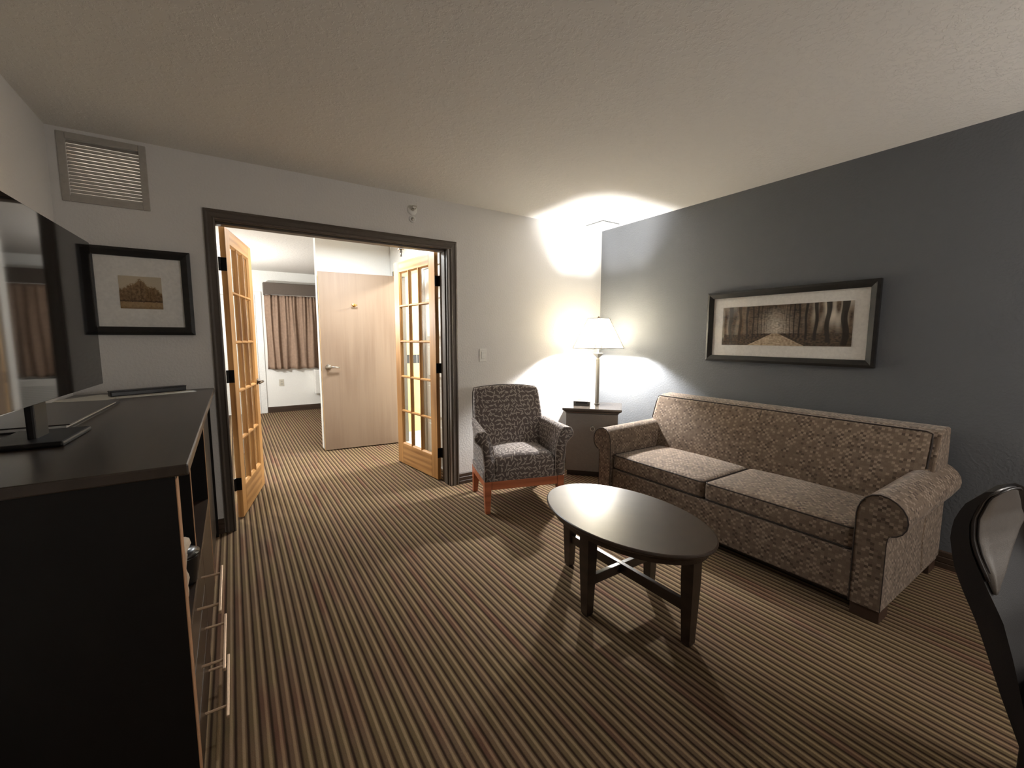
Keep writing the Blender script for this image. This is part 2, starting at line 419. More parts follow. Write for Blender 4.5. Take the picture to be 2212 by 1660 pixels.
# closet and bathroom walls beyond the doors
BX0, BX1 = -1.66, -1.54; DY0, DY1, DZ = .98, 1.78, 2.05        # wall with the bathroom doorway
PY0, PY1, PZ1 = .26, .90, 2.02                                 # closet opening in the same wall
bm = bmesh.new()
add_box(bm, BX0, BX1, WT, PY0, 0, H); add_box(bm, BX0, BX1, PY0, PY1, PZ1, H); add_box(bm, BX0, BX1, PY1, DY0, 0, H)
add_box(bm, BX0, BX1, DY0, DY1, DZ, H); add_box(bm, BX0, BX1, DY1, 1.95, 0, H)
obj('wall_bathroom', bm, M['bed_wall'], kind='structure')
obj('wall_closet', box(-2.505, 0, 1.962, 2.08, 0, H), M['bed_wall'], kind='structure')
obj('wall_tiled', box(BX1, -.01, 1.945, 1.962, 0, H), M['tile'], kind='structure')
bm = bmesh.new()
for (y0, y1) in ((DY0-.06, DY0), (DY1, DY1+.06)): add_box(bm, BX0-.014, BX0, y0, y1, 0, DZ+.06, .003)
add_box(bm, BX0-.014, BX0, DY0, DY1, DZ, DZ+.06, .003)
add_box(bm, BX0, BX1, DY1-.012, DY1, 0, DZ); add_box(bm, BX0, BX1, DY0, DY0+.012, 0, DZ)
obj('trim_5', bm, plain('grey_door_frame', S(112, 104, 96), .45), kind='structure')
obj('trim_6', box(BX1, -.3, 1.915, 1.945, 0, .09, .004), M['tub'], kind='structure')
obj('floor_bathroom', box(BX0, 0, WT, 1.945, 0, .006), M['tub'], kind='structure')

# door casing (living-room side), jamb lining
def casing_bm():
    bm = bmesh.new()
    prof = [(0, 0), (.060, 0), (.060, -.016), (.052, -.019), (.044, -.014), (.022, -.012), (.012, -.017), (0, -.013)]
    xo0, xo1, zo = OX0-.054, OX1+.077, 2.118
    bevel = lambda x: x
    def frame_pt(side, a, d):                                   # a: distance in from the outer edge
        return d
    outer = [(xo0, 0), (xo0, zo), (xo1, zo), (xo1, 0)]
    w = [.058, .062, .075]
    secs = []
    for (a, d) in prof:
        k = a/.060
        secs.append([Vector((xo0+k*.058, d, 0)), Vector((xo0+k*.058, d, zo-k*.062)), Vector((xo1-k*.060, d, zo-k*.062)), Vector((xo1-k*.060, d, 0))])
    n = len(prof)
    V = [[bm.verts.new(p) for p in s] for s in secs]
    for i in range(n):
        A, B = V[i], V[(i+1) % n]
        for k in range(3): bm.faces.new((A[k], A[k+1], B[k+1], B[k]))
    bm.faces.new([V[i][0] for i in range(n)]); bm.faces.new([V[i][3] for i in range(n)][::-1])
    return bm
obj('trim_1', casing_bm(), M['trim_dark'], kind='structure')
bm = bmesh.new()
add_box(bm, OX0, OX0+.004, 0, WT, 0, OZ); add_box(bm, OX1-.001, OX1, 0, WT, 0, OZ); add_box(bm, OX0, OX1, 0, WT, OZ-.004, OZ)
add_box(bm, OX1-.016, OX1-.001, .035, .10, 0, OZ-.004, .004); add_box(bm, OX1-.010, OX1-.001, .0, .02, 0, OZ-.004, .003)
add_box(bm, OX0+.004, OX1-.016, .035, .10, OZ-.018, OZ-.004, .003)
obj('trim_2', bm, M['trim_dark'], kind='structure')
def baseboard(name, p0, p1, nrm, mat, h=.10):
    prof = [(0, 0), (.016, 0), (.016, h*.28), (.012, h*.31), (.014, h*.36), (.014, h*.62), (.009, h*.66), (.011, h*.70), (.010, h*.93), (.004, h), (0, h)]
    bm = bmesh.new(); n = Vector((*nrm, 0))
    add_prism(bm, prof, lambda a, b: Vector((*p0, 0))+n*a+Vector((0, 0, b)), lambda a, b: Vector((*p1, 0))+n*a+Vector((0, 0, b)))
    return obj(name, bm, mat, kind='structure')
baseboard('baseboard_back', (OX1+.078, 0), (0, 0), (0, -1), M['base_dark'])
baseboard('baseboard_back', (-4.12, 0), (OX0-.060, 0), (0, -1), M['base_dark'])
baseboard('baseboard_right', (0, -5.4), (0, -.017), (-1, 0), M['base_dark'])
baseboard('baseboard_far', (-2.895, FY), (-1.0, FY), (0, -1), M['base_dark'])
bm = bmesh.new()                                               # casing of the outside door
add_box(bm, dx1, dx1+.15, FY-.022, FY, 0, dz+.075, .005); add_box(bm, dx0-.1, dx1, FY-.022, FY, dz, dz+.075, .005)
add_box(bm, dx1+.02, dx1+.05, FY-.034, FY-.022, 0, dz+.02, .004)
obj('trim_3', bm, M['white_paint'], kind='structure')

# ------------------------------------------------------------------ french doors
def french_door(name, hx, hy, ang, width, hinge_side, label):
    """local x from the hinge to the free edge, local y through the thickness, z up"""
    root = thing(name, label, 'door', (hx, hy, .010), ang); root['kind'] = 'structure'
    Ht, T, st = 2.052, .036, .108
    zs = [.214, .556, .910, 1.266, 1.618, 1.950]
    bm = bmesh.new()
    add_box(bm, 0, st, -T/2, T/2, 0, Ht, .003); add_box(bm, width-st, width, -T/2, T/2, 0, Ht, .003)
    obj('stile_frame', bm, M['oak'], root)
    obj('bottom_rail', box(st, width-st, -T/2, T/2, 0, zs[0], .002), M['oak_h'], root)
    obj('top_rail', box(st, width-st, -T/2, T/2, zs[-1], Ht, .002), M['oak_h'], root)
    bm = bmesh.new(); gw = (width-2*st)/3; mt = .024
    for k in (1, 2):
        x = st+gw*k
        add_prism(bm, [(-.012, -.006), (-.012, .006), (-.005, T/2), (.005, T/2), (.012, .006), (.012, -.006), (.005, -T/2), (-.005, -T/2)],
                  lambda a, b: Vector((x+a, b, zs[0])), lambda a, b: Vector((x+a, b, zs[-1])))
    for z in zs[1:-1]:
        add_prism(bm, [(-.012, -.006), (-.012, .006), (-.005, T/2), (.005, T/2), (.012, .006), (.012, -.006), (.005, -T/2), (-.005, -T/2)],
                  lambda a, b: Vector((st, b, z+a)), lambda a, b: Vector((width-st, b, z+a)))
    # sloped glazing beads round the opening
    for z in (zs[0], zs[-1]):
        s = 1 if z == zs[0] else -1
        add_prism(bm, [(0, -T/2+.002), (0, T/2-.002), (s*.012, .005), (s*.012, -.005)], lambda a, b: Vector((st, b, z+a)), lambda a, b: Vector((width-st, b, z+a)))
    for x in (st, width-st):
        s = 1 if x == st else -1
        add_prism(bm, [(0, -T/2+.002), (0, T/2-.002), (s*.010, .005), (s*.010, -.005)], lambda a, b: Vector((x+a, b, zs[0])), lambda a, b: Vector((x+a, b, zs[-1])))
    obj('muntin_grid', bm, M['oak'], root)
    obj('glass_panes', box(st, width-st, -.0015, .0015, zs[0], zs[-1]), M['glass'], root)
    for z in (.25, 1.03, 1.80):
        bm = bmesh.new()
        add_tube(bm, [(-.012, hinge_side*(T/2+.004), z-.045), (-.012, hinge_side*(T/2+.004), z+.045)], .0075, 10)
        add_box(bm, -.0045, -.001, -T/2, T/2, z-.045, z+.045)
        add_box(bm, -.026, -.0125, hinge_side*(T/2+.002)-.0015, hinge_side*(T/2+.002)+.0015, z-.045, z+.045)
        obj('hinge', bm, M['black_metal'], root)
    return root, width, Ht
def to_ang(x0, y0, x1, y1): return math.atan2(y1-y0, x1-x0)
LH = (-3.366, .198); LF_ = (-3.195, .930)
dl, lw, _ = french_door('door_1', LH[0], LH[1], to_ang(*LH, *LF_), .763, 1, 'oak glazed french door folded open on the left of the doorway')
bm = bmesh.new()                                               # lever handle by the free edge
for s in (1, -1):
    add_lathe(bm, [(.026, 0), (.026, .006), (.012, .010), (.010, .045)], 20, (lw-.055, s*.018, .925), 'Y')if s < 0 else None
    if s > 0:
        vs = add_lathe(bm, [(.026, 0), (.026, .006), (.012, .010), (.010, .045)], 20, (0, 0, 0), 'Y')
        xf(bm, vs, Matrix.Translation((lw-.055, .018, .925)) @ Matrix.Rotation(PI, 4, 'Z'))
    add_tube(bm, [(lw-.055, s*.060, .925), (lw-.10, s*.062, .925), (lw-.165, s*.056, .920)], [.010, .009, .007], 10)
obj('lever_handle', bm, M['bronze'], dl, True)
RH = (-1.815, .188); RF_ = (-1.918, .985)
french_door('door_2', RH[0], RH[1], to_ang(*RH, *RF_), .803, -1, 'oak glazed french door folded open on the right of the doorway')

# flush birch door of the bathroom, folded back against the closet wall
WH = (-1.680, 1.775); WF = (-2.512, 1.858)
ang = to_ang(*WH, *WF); ww = math.hypot(WF[0]-WH[0], WF[1]-WH[1])
d3 = thing('door_3', 'plain pale wood door with a lever handle standing open in the bedroom', 'door', (WH[0], WH[1], .012), ang); d3['kind'] = 'structure'
obj('door_leaf', box(0, ww, -.018, .018, 0, 2.035, .002), M['birch'], d3)
obj('door_edge', box(ww, ww+.002, -.018, .018, 0, 2.035), plain('lit_birch_edge', S(222, 180, 120), .5), d3)  # warm light on the free edge put into its colour
bm = bmesh.new()                                               # local +y points to the room with the sconce
s = 1
vs = add_lathe(bm, [(.032, 0), (.032, .008), (.014, .014), (.012, .050)], 24, (0, 0, 0), 'Y')
xf(bm, vs, Matrix.Translation((ww-.070, .018, .965)) @ Matrix.Rotation(PI, 4, 'Z'))
add_tube(bm, [(ww-.070, .066, .965), (ww-.12, .068, .965), (ww-.185, .062, .960)], [.012, .010, .008], 10)
obj('lever_handle', bm, M['steel'], d3, True)
bm = bmesh.new()
add_box(bm, ww-.388, ww-.352, .018, .023, 1.655, 1.690, .003)
add_tube(bm, [(ww-.370, .022, 1.672), (ww-.370, .05, 1.664), (ww-.400, .060, 1.676)], [.006, .006, .009], 8)
add_tube(bm, [(ww-.370, .05, 1.664), (ww-.340, .060, 1.676)], [.006, .009], 8)
obj('coat_hook', bm, M['brass'], d3, True)
obj('latch_plate', box(ww+.002, ww+.004, -.012, .012, .92, 1.01), M['brass'], d3)

# panelled closet door seen through the right french door
d5 = obj('door_5', box(BX0+.02, BX0+.055, PY0+.005, PY1-.005, .012, PZ1-.01), M['white_paint'], kind='structure')
bm = bmesh.new()
for z0, z1 in ((.12, .42), (.52, .82), (.92, 1.22), (1.32, 1.62), (1.70, 1.93)):
    add_box(bm, BX0+.006, BX0+.021, PY0+.07, PY1-.07, z0, z1, .007, 2)
obj('raised_panels', bm, M['white_paint'], d5)

# white outside door
d4 = obj('door_4', box(dx0+.004, dx1-.004, FY+.03, FY+.075, .01, dz-.004), plain('white_door_enamel', (.70, .70, .67), .4), kind='structure')
for z in (1.223, 1.045):
    bm = bmesh.new(); add_lathe(bm, [(.036, 0), (.036, .012), (.026, .022), (.010, .024)], 24, (dx1-.085, FY+.03, z), 'Y'); obj('deadbolt', bm, M['steel'], d4, True)
bm = bmesh.new(); add_lathe(bm, [(.034, 0), (.034, .01), (.012, .016), (.011, .05)], 20, (dx1-.085, FY+.03, .80), 'Y')
add_tube(bm, [(dx1-.085, FY-.02, .80), (dx1-.05, FY-.028, .80), (dx1+.03, FY-.024, .795)], [.012, .010, .008], 8)
obj('lever_handle', bm, M['bronze'], d4, True)

# ------------------------------------------------------------------ wall and ceiling fittings
t = thing('transfer_grille', 'white louvred air grille high on the wall left of the doorway', 'vent', ((VX0+VX1)/2, 0, VZ0))
bm = bmesh.new(); x0, x1, z0, z1 = VX0-(VX0+VX1)/2, VX1-(VX0+VX1)/2, 0, VZ1-VZ0; b_ = .034
prof = [(x0-b_, x0, z0-b_, z1+b_), (x1, x1+b_, z0-b_, z1+b_)]
for a, c, d, e in prof: add_box(bm, a, c, -.008, 0, d, e, .003)
add_box(bm, x0, x1, -.008, 0, z0-b_, z0, .003); add_box(bm, x0, x1, -.008, 0, z1, z1+b_, .003)
obj('frame', bm, M['grille_white'], t)
n = 16
for i in range(n):
    bm = bmesh.new(); vs = add_box(bm, x0, x1, -.015, .015, -.0008, .0008)
    xf(bm, vs, Matrix.Translation((0, .012, z0+(i+.5)*(z1-z0)/n)) @ Matrix.Rotation(math.radians(45), 4, 'X'))
    obj('louvre_slat', bm, M['grille_white'], t)

t = thing('ceiling_vent', 'square white ceiling air vent in the corner above the lamp', 'vent', (-.208, -.215, H))
bm = bmesh.new(); o_, i_ = .165, .128
for a in ((-o_, -i_, -o_, o_), (i_, o_, -o_, o_), (-i_, i_, -o_, -i_), (-i_, i_, i_, o_)): add_box(bm, *a, -.012, 0, .004)
obj('frame', bm, M['white_plastic'], t)
obj('diffuser_plate', box(-.115, .115, -.115, .115, -.016, -.006, .004), plain('grey_vent_plate', (.30, .30, .285), .5), t)
obj('backing', box(-i_, i_, -i_, i_, -.004, -.001), M['black_plastic'], t)

t = thing('fire_sprinkler', 'chrome sidewall sprinkler head on the wall above the doorway', 'sprinkler', (-2.094, 0, 2.322))
bm = bmesh.new(); add_lathe(bm, [(.040, 0), (.040, .004), (.030, .012), (.018, .014)], 28, (0, 0, 0), 'Y'); obj('escutcheon', bm, M['white_plastic'], t, True)
bm = bmesh.new(); add_lathe(bm, [(.012, .01), (.012, .03), (.007, .034), (.007, .055)], 16, (0, 0, 0), 'Y')
add_box(bm, -.018, .018, -.062, -.058, .002, .020, .001); add_tube(bm, [(-.012, -.03, 0), (-.014, -.05, 0), (0, -.058, .006)], .003, 6); add_tube(bm, [(.012, -.03, 0), (.014, -.05, 0), (0, -.058, .006)], .003, 6)
obj('nozzle', bm, M['steel'], t, True)
t = thing('wall_plug', 'small round white cover on the wall just below the sprinkler', 'cover', (-2.094, 0, 2.251))
bm = bmesh.new(); add_lathe(bm, [(.026, 0), (.026, .005), (.020, .009), (.016, .007)], 28, (0, 0, 0), 'Y'); obj('cover_ring', bm, M['white_plastic'], t, True)
bm = bmesh.new(); add_lathe(bm, [(.014, .006), (.014, .010), (.004, .012)], 20, (0, 0, 0), 'Y'); add_tube(bm, [(-.009, -.012, -.008), (.0, -.013, .0), (.009, -.012, .008)], .002, 6); obj('centre_disc', bm, M['steel'], t, True)

t = thing('light_switch', 'white rocker light switch on the wall above the armchair', 'switch', (-1.459, 0, 1.157))
obj('plate', box(-.036, .036, -.006, 0, -.058, .058, .003), M['white_plastic'], t)
obj('rocker', box(-.016, .016, -.010, -.005, -.032, .032, .002), M['white_plastic'], t)

t = thing('door_catch', 'small metal door catch hanging under the head of the doorway', 'catch', (-2.145, .14, OZ-.018))
bm = bmesh.new(); add_box(bm, -.02, .02, -.014, .014, -.004, 0, .001); add_box(bm, -.010, .010, -.006, .006, -.028, -.004, .003)
obj('bracket', bm, M['steel'], t)
bm = bmesh.new(); add_tube(bm, [(0, 0, -.028), (0, 0, -.050), (.002, 0, -.060)], [.004, .006, .008], 8); obj('roller', bm, M['steel'], t, True)

t = thing('power_outlet', 'beige wall outlet under the bedroom curtain', 'outlet', (-2.655, FY, .52))
obj('plate', box(-.038, .038, -.006, 0, -.060, .060, .003), plain('beige_plastic', (.55, .52, .44), .4), t)
for z in (-.022, .022): obj('socket', box(-.016, .016, -.009, -.005, z-.014, z+.014, .002), plain('beige_socket', (.42, .40, .34), .4), t)

t = thing('air_conditioner', 'white wall air conditioner unit under the bedroom curtain', 'air conditioner', (-1.62, FY, .30))
obj('cabinet', box(-.515, .515, -.17, 0, 0, .44, .012), M['white_plastic'], t)
bm = bmesh.new()
for i in range(13): add_box(bm, -.45, .20, -.176, -.168, .04+i*.024, .052+i*.024)
obj('front_grille', bm, plain('ac_grille', (.6, .6, .57), .5), t)
obj('control_flap', box(.24, .46, -.176, -.168, .30, .40, .003), M['grille_white'], t)
obj('top_vent', box(-.47, .10, -.15, -.03, .438, .444), M['black_plastic'], t)

# curtain with soft folds and its valance box
t = thing('window_curtain', 'short pleated brown curtain hanging under a dark valance in the bedroom', 'curtain', (-2.05, FY-.09, .765))
bm = bmesh.new(); cw0, cw1, ch = -.80, .85, 1.268; NX, NZ = 180, 24
def cpt(i, k):
    u = i/NX; z = ch*k/NZ; s = z/ch
    x = cw0+(cw1-cw0)*u
    y = .030*math.sin(2*PI*(u*13.5+.3*math.sin(u*9)))*(.55+.45*(1-s)) + .012*math.sin(2*PI*u*31+1)*(s) + .014*math.sin(u*40+z*2)
    x += .014*math.sin(z*3+u*25)*(1-s)
    if u < .04: y += .05*(1-u/.04)*(1-s*.6)
    return Vector((x, y, z+.008*math.sin(u*60)*(1-s)))
G = [[bm.verts.new(cpt(i, k)) for k in range(NZ+1)] for i in range(NX+1)]
for i in range(NX):
    for k in range(NZ): bm.faces.new((G[i][k], G[i+1][k], G[i+1][k+1], G[i][k+1]))
cu = obj('curtain_cloth', bm, M['curtain'], t, True)
md = cu.modifiers.new('thick', 'SOLIDIFY'); md.thickness = .004
t = thing('curtain_valance', 'dark brown upholstered valance box over the bedroom window', 'valance', (-2.05, FY, 2.035))
bm = bmesh.new(); add_box(bm, -.81, .86, -.165, -.145, 0, .20, .006); add_box(bm, -.81, -.79, -.145, 0, 0, .20, .004); add_box(bm, .84, .86, -.145, 0, 0, .20, .004); add_box(bm, -.79, .84, -.145, 0, .185, .2)
obj('valance_board', bm, M['valance'], t)
bm = bmesh.new(); add_tube(bm, [(-.78, -.09, .045), (.83, -.09, .045)], .008, 8); obj('curtain_rod', bm, M['bronze'], t)

# bedroom sconce: source of the light that falls through the left french door
t = thing('wall_sconce', 'cream shaded wall lamp behind the left french door', 'lamp', (-4.12, .98, 1.30))
bm = bmesh.new(); add_box(bm, 0, .015, -.05, .05, -.08, .08, .004); add_tube(bm, [(.01, 0, -.02), (.12, 0, -.04), (.19, 0, .02)], .008, 8); obj('bracket', bm, M['bronze'], t)
bm = bmesh.new(); add_loft(bm, [[(.19+r*math.cos(2*PI*k/28), r*math.sin(2*PI*k/28), z) for k in range(28)] for r, z in ((.13, .0), (.08, .20))], cap=False); obj('lamp_shade', bm, M['shade'], t, True)

# ------------------------------------------------------------------ pictures
def picture(name, label, loc, rz, w, h, band, pw, ph, pz, paint, nx, nz, depth=.03):
    """local x along the wall, -y into the room; origin at the frame's centre on the wall"""
    t = thing(name, label, 'picture', loc, rz)
    bm = bmesh.new()
    P_ = [(0, 0), (0, -depth), (band*.35, -depth-.004), (band, -depth*.75), (band, -.006), (band, 0)]
    V = []
    for a, d in P_:
        V.append([bm.verts.new((sx*(w/2-a), d, sz*(h/2-a))) for sx, sz in ((-1, -1), (1, -1), (1, 1), (-1, 1))])
    for A, B in zip(V, V[1:]+V[:1]):
        for k in range(4): bm.faces.new((A[k], A[(k+1) % 4], B[(k+1) % 4], B[k]))
    obj('frame', bm, M['frame_black'], t)
    obj('mat_board', box(-w/2+band, w/2-band, -.010, -.006, -h/2+band, h/2-band), M['mat_board'], t)
    bm = bmesh.new(); cl = bm.loops.layers.float_color.new('Col')
    G = [[bm.verts.new((-pw/2+pw*i/nx, -.0125, pz-ph/2+ph*k/nz)) for k in range(nz+1)] for i in range(nx+1)]
    for i in range(nx):
        for k in range(nz):
            f = bm.faces.new((G[i][k], G[i+1][k], G[i+1][k+1], G[i][k+1]))
            c = paint((i+.5)/nx, (k+.5)/nz)
            for l in f.loops: l[cl] = (*c, 1)
    # thickness: thin border of the print sheet
    obj('photo_print', bm, M['print'], t)
    obj('glazing', box(-w/2+band, w/2-band, -.0175, -.016, -h/2+band, h/2-band), M['pic_glass'], t)
    return t
def lerp(a, b, t): return tuple(a[i]+(b[i]-a[i])*t for i in range(3))
def clamp(x, a=0, b=1): return max(a, min(b, x))
dk, md_, lt = S(46, 38, 32)[:3], S(140, 118, 96)[:3], S(240, 230, 214)[:3]
trunks = []
for side in (-1, 1):
    d = 1.06
    for k in range(13):
        trunks.append((side, d)); d *= 1.28
def avenue(u, v):
    x = (u-.46)*2.9; vp = .30                                   # vanishing point of the path
    n1 = noise.noise((u*60, v*30, 1)); n2 = noise.noise((u*14, v*9, 5))
    # backdrop of foliage and light gaps
    g = math.exp(-((x*3.2)**2))*clamp(1.2-abs(v-.42)*2.2)
    c = lerp(dk, md_, clamp(.5+.4*n2+.3*n1-.15*v))
    c = lerp(c, lt, .8*g*clamp(.7+.5*n1))
    if v < vp+.0+.02*n1:                                        # path and verge
        half = .06+(vp-v)*2.0
        if abs(x) < half: c = lerp(S(150, 128, 104)[:3], S(224, 206, 178)[:3], clamp(.45+.55*n1+.3*n2))
        else: c = lerp(dk, S(120, 100, 82)[:3], clamp(.35+.6*n1))
    edge = abs(x); foot = .2
    if edge > .55 and v > .27:
        s = clamp((edge-.55)*1.6)*clamp(.45+1.3*noise.noise((u*26, v*2.2, 9)))
        c = lerp(c, lt, .95*s*clamp((v-.25)*2.2) if x > 0 else .3*s)
    for side, d in trunks:                                      # trunk columns get thinner with distance
        cx = side*1.50/d+.01*math.sin(d*7+v*3)*(1.5/d); wd = .058/d
        foot = vp-.30/d
        if v > foot:
            wob = .02/d*math.sin(v*9+d*5)
            a = clamp((wd*(1.25 if v < .75 else 1.25+.9*(v-.75))-abs(x-cx-wob))/.016)
            if a > 0: c = lerp(c, lerp(dk, (.018, .014, .012), clamp(.5+.5*n1)), a*(.95 if side > 0 else .8))
    return c
def grove(u, v):
    n1 = noise.noise((u*16, v*12, 3)); n2 = noise.noise((u*40, v*36, 8))
    sky = S(204, 190, 166)[:3]; br = S(150, 122, 88)[:3]; dkb = S(94, 70, 42)[:3]
    top = .56+.34*math.exp(-((u-.50)/.15)**2)+.14*math.exp(-((u-.24)/.13)**2)+.10*math.exp(-((u-.80)/.13)**2)-.12*clamp((u-.85)*6)+.05*n1+.05*n2
    if v > top: return lerp(sky, br, clamp(.5-(v-top)*9))
    if v < .21+.02*n1: return lerp(S(176, 148, 110)[:3], br, clamp(.3+.9*n1+.4*n2+.8*(.08-v)/.08*(1 if v < .08 else 0)))
    c = lerp(br, dkb, clamp(.45+.7*n1+.45*n2+.5*(.5-v)-.5*clamp(1-(top-v)*8)))
    if abs(u-.50-.02*n1) < .008 or abs(u-.27) < .006 or abs(u-.72) < .006: c = lerp(c, dkb, .8)
    if v < .26: c = lerp(c, (.05, .03, .015), .5)
    return c
picture('framed_picture', 'wide black framed sepia photograph of a tree lined avenue above the sofa', (0, -1.832, 1.404), -PI/2, 1.130, .552, .048, .872, .296, .004, avenue, 430, 148)
picture('framed_picture', 'black framed picture with a small sepia tree photo left of the doorway', (-3.784, 0, 1.577), 0, .490, .502, .048, .194, .189, -.002, grove, 90, 84)

# ------------------------------------------------------------------ dresser and the things on it
DT = .987; FXF = -3.495
t = thing('dresser', 'tall espresso dresser along the left wall with open bays and drawers', 'dresser', (-3.80, -1.0, 0))
def W2(bm): return move(bm, (3.80, 1.0, 0))
obj('dresser_top', W2(box(-4.112, -3.464, -2.015, -.020, .958, DT, .004)), M['espresso_top'], t)
bm = bmesh.new(); add_box(bm, -4.10, FXF, -1.992, -1.940, 0, .958); obj('end_panel', W2(bm), M['blackside'], t)
obj('edge_strip', W2(box(FXF, FXF+.002, -1.992, -1.940, 0, .945)), M['edge_wood'], t)
obj('end_panel', W2(box(-4.10, FXF, -.060, -.035, 0, .958)), M['blackside'], t)
for y in (-1.60, -.80): obj('divider_panel', W2(box(-4.08, FXF-.001, y-.008, y+.008, .50 if y < -1 else 0.06, .958)), M['blackside'], t); 
for y in (-1.60, -.80): obj('edge_strip', W2(box(FXF-.001, FXF+.0008, y-.008, y+.008, .50 if y < -1 else .06, .950)), M['edge_wood'], t)
obj('back_panel', W2(box(-4.11, -4.10, -1.99, -.035, 0, .958)), M['blackside'], t)
obj('shelf', W2(box(-4.08, FXF, -1.940, -.81, .488, .508)), M['espresso'], t)
obj('base_board', W2(box(-4.08, FXF-.03, -1.36, -.06, 0, .06)), M['blackside'], t)
for z, z1, zc in ((.345, .485, .435), (.190, .340, .235), (.020, .185, .065)):
    dr = obj('drawer', W2(box(-4.06, FXF, -1.935, -1.375, z, z1, .002)), M['espresso'], t)
    bm = bmesh.new(); hx = -3.434
    add_box(bm, hx-.004, hx+.005, -1.785, -1.455, zc-.006, zc+.006, .002)
    for y in (-1.73, -1.51): add_tube(bm, [(FXF, y, zc), (hx, y, zc)], .0045, 8)
    obj('bar_handle', W2(bm), plain('satin_handle_metal', S(206, 178, 150), .42, .7), dr)
obj('cabinet_door', W2(box(-3.515, FXF, -1.370, -.81, .065, .485, .002)), M['espresso'], t)
t = thing('mini_fridge', 'black mini fridge inside the far bay of the dresser', 'fridge', (-3.80, -.43, .06))
obj('cabinet', move(box(-4.05, -3.54, -.70, -.16, .062, .88, .01), (3.80, .43, -.06)), M['black_plastic'], t)
obj('fridge_door', move(box(-3.538, -3.503, -.70, -.16, .07, .875, .008), (3.80, .43, -.06)), M['black_plastic'], t)
# crumpled bag and ice bucket in the near bay
bm = rbox(.10, .13, .20, .040, 8, lambda p, q: p + Vector((noise.noise(p*22)*.022, noise.noise(p*22+Vector((5, 0, 0)))*.022, noise.noise(p*18)*.02)))
tag(obj('paper_bag', bm, M['bag'], None, True, loc=(-3.552, -1.815, .614)), 'crumpled pale paper bag in the near bay of the dresser', 'bag')
t = thing('ice_bucket', 'black round bucket beside the crumpled bag in the dresser', 'bucket', (-3.535, -1.668, .508))
bm = bmesh.new(); add_lathe(bm, [(.042, 0), (.047, .01), (.053, .09), (.054, .095)], 28); obj('bucket_body', bm, M['black_plastic'], t, True)
bm = bmesh.new(); add_lathe(bm, [(.055, .095), (.055, .103), (.036, .114), (.009, .116), (.009, .128)], 28); obj('lid', bm, M['black_plastic'], t, True)

# television
TVW = 1.10; TVH = .585; ta = .03
tv = thing('television', 'flat black television standing on the dresser against the left wall', 'television', (-3.835, -1.455, DT), ta*-1)
# local: x out of the screen, y along the screen
obj('tv_body', box(-.055, -.004, -TVW/2, TVW/2, .128, .128+TVH, .006), M['black_plastic'], tv)
obj('screen', box(-.004, 0, -TVW/2+.004, TVW/2-.004, .130, .126+TVH, .001), M['screen'], tv)
bm = bmesh.new(); add_box(bm, -.052, -.030, -.05, .05, .01, .20, .006); obj('stand_neck', bm, M['blackside'], tv)
bm = bmesh.new(); add_box(bm, -.13, .05, -.135, .135, 0, .016, .006); obj('stand_foot', bm, M['blackside'], tv)
# folder, papers and black tray on the dresser top
t = thing('guest_folder', 'dark leather folder lying on the dresser below the television', 'folder', (-3.992, -.900, DT), -.02)
obj('cover', box(-.15, .15, -.36, .36, .014, .019, .002), M['leather'], t); obj('pages', box(-.14, .138, -.35, .35, .004, .014), M['paper'], t); obj('cover', box(-.15, .15, -.36, .36, 0, .004), M['leather'], t)
t = obj('paper_sheet', box(-.11, .11, -.14, .14, 0, .002), M['paper'], loc=(-3.98, -.27, DT), rot=(0, 0, -.6)); tag(t, 'pale sheet of paper at the back of the dresser left of the black case', 'paper')
t = obj('note_pad', box(-.18, .18, -.06, .06, 0, .004), M['paper'], loc=(-3.735, -.215, DT), rot=(0, 0, .36)); tag(t, 'white note pad under the black case at the back of the dresser', 'note pad')
t = thing('black_case', 'long flat black case lying on the white note pad', 'case', (-3.765, -.185, DT+.004), .45)
obj('case_body', box(-.175, .175, -.022, .022, 0, .026, .004), M['black_plastic'], t); obj('lid', box(-.176, .176, -.023, .023, .024, .032, .003), M['black_plastic'], t)

# ------------------------------------------------------------------ end table, lamp, clock
et = thing('end_table', 'dark end table set diagonally in the corner between armchair and sofa', 'side table', (-.440, -.375, 0), math.radians(-47.5))
# local -y faces the room
bm = bmesh.new()
secs = []
for (e, z) in ((-.028, .612), (-.026, .622), (-.012, .632), (-.002, .640), (0, .645), (0, .657), (-.003, .660)):
    hx, hy = .272+e, .222+e; secs.append([(-hx, -hy, z), (hx, -hy, z), (hx, hy, z), (-hx, hy, z)])
add_loft(bm, secs); obj('table_top', bm, plain('charcoal_tabletop', S(66, 60, 55), .14, spec=.6), et)
ebm = plain('charcoal_cabinet_wood', S(100, 97, 93), .42)
bm = bmesh.new(); add_box(bm, -.240, .240, -.178, .194, .05, .612, .003); obj('cabinet_body', bm, ebm, et)
obj('plinth', box(-.225, .225, -.165, .18, 0, .05), M['black_wood'], et)
ed = obj('cabinet_door', box(-.238, .238, -.194, -.178, .055, .608, .003), ebm, et)
bm = bmesh.new(); add_lathe(bm, [(.010, 0), (.010, .004), (.005, .014)], 16, (.012, -.194, .487), 'Y')
add_tube(bm, [(.012+.019*math.cos(a), -.206, .468+.019*math.sin(a)) for a in [2*PI*k/24 for k in range(24)]], .0032, 8, True)
obj('ring_pull', bm, M['steel'], ed, True)

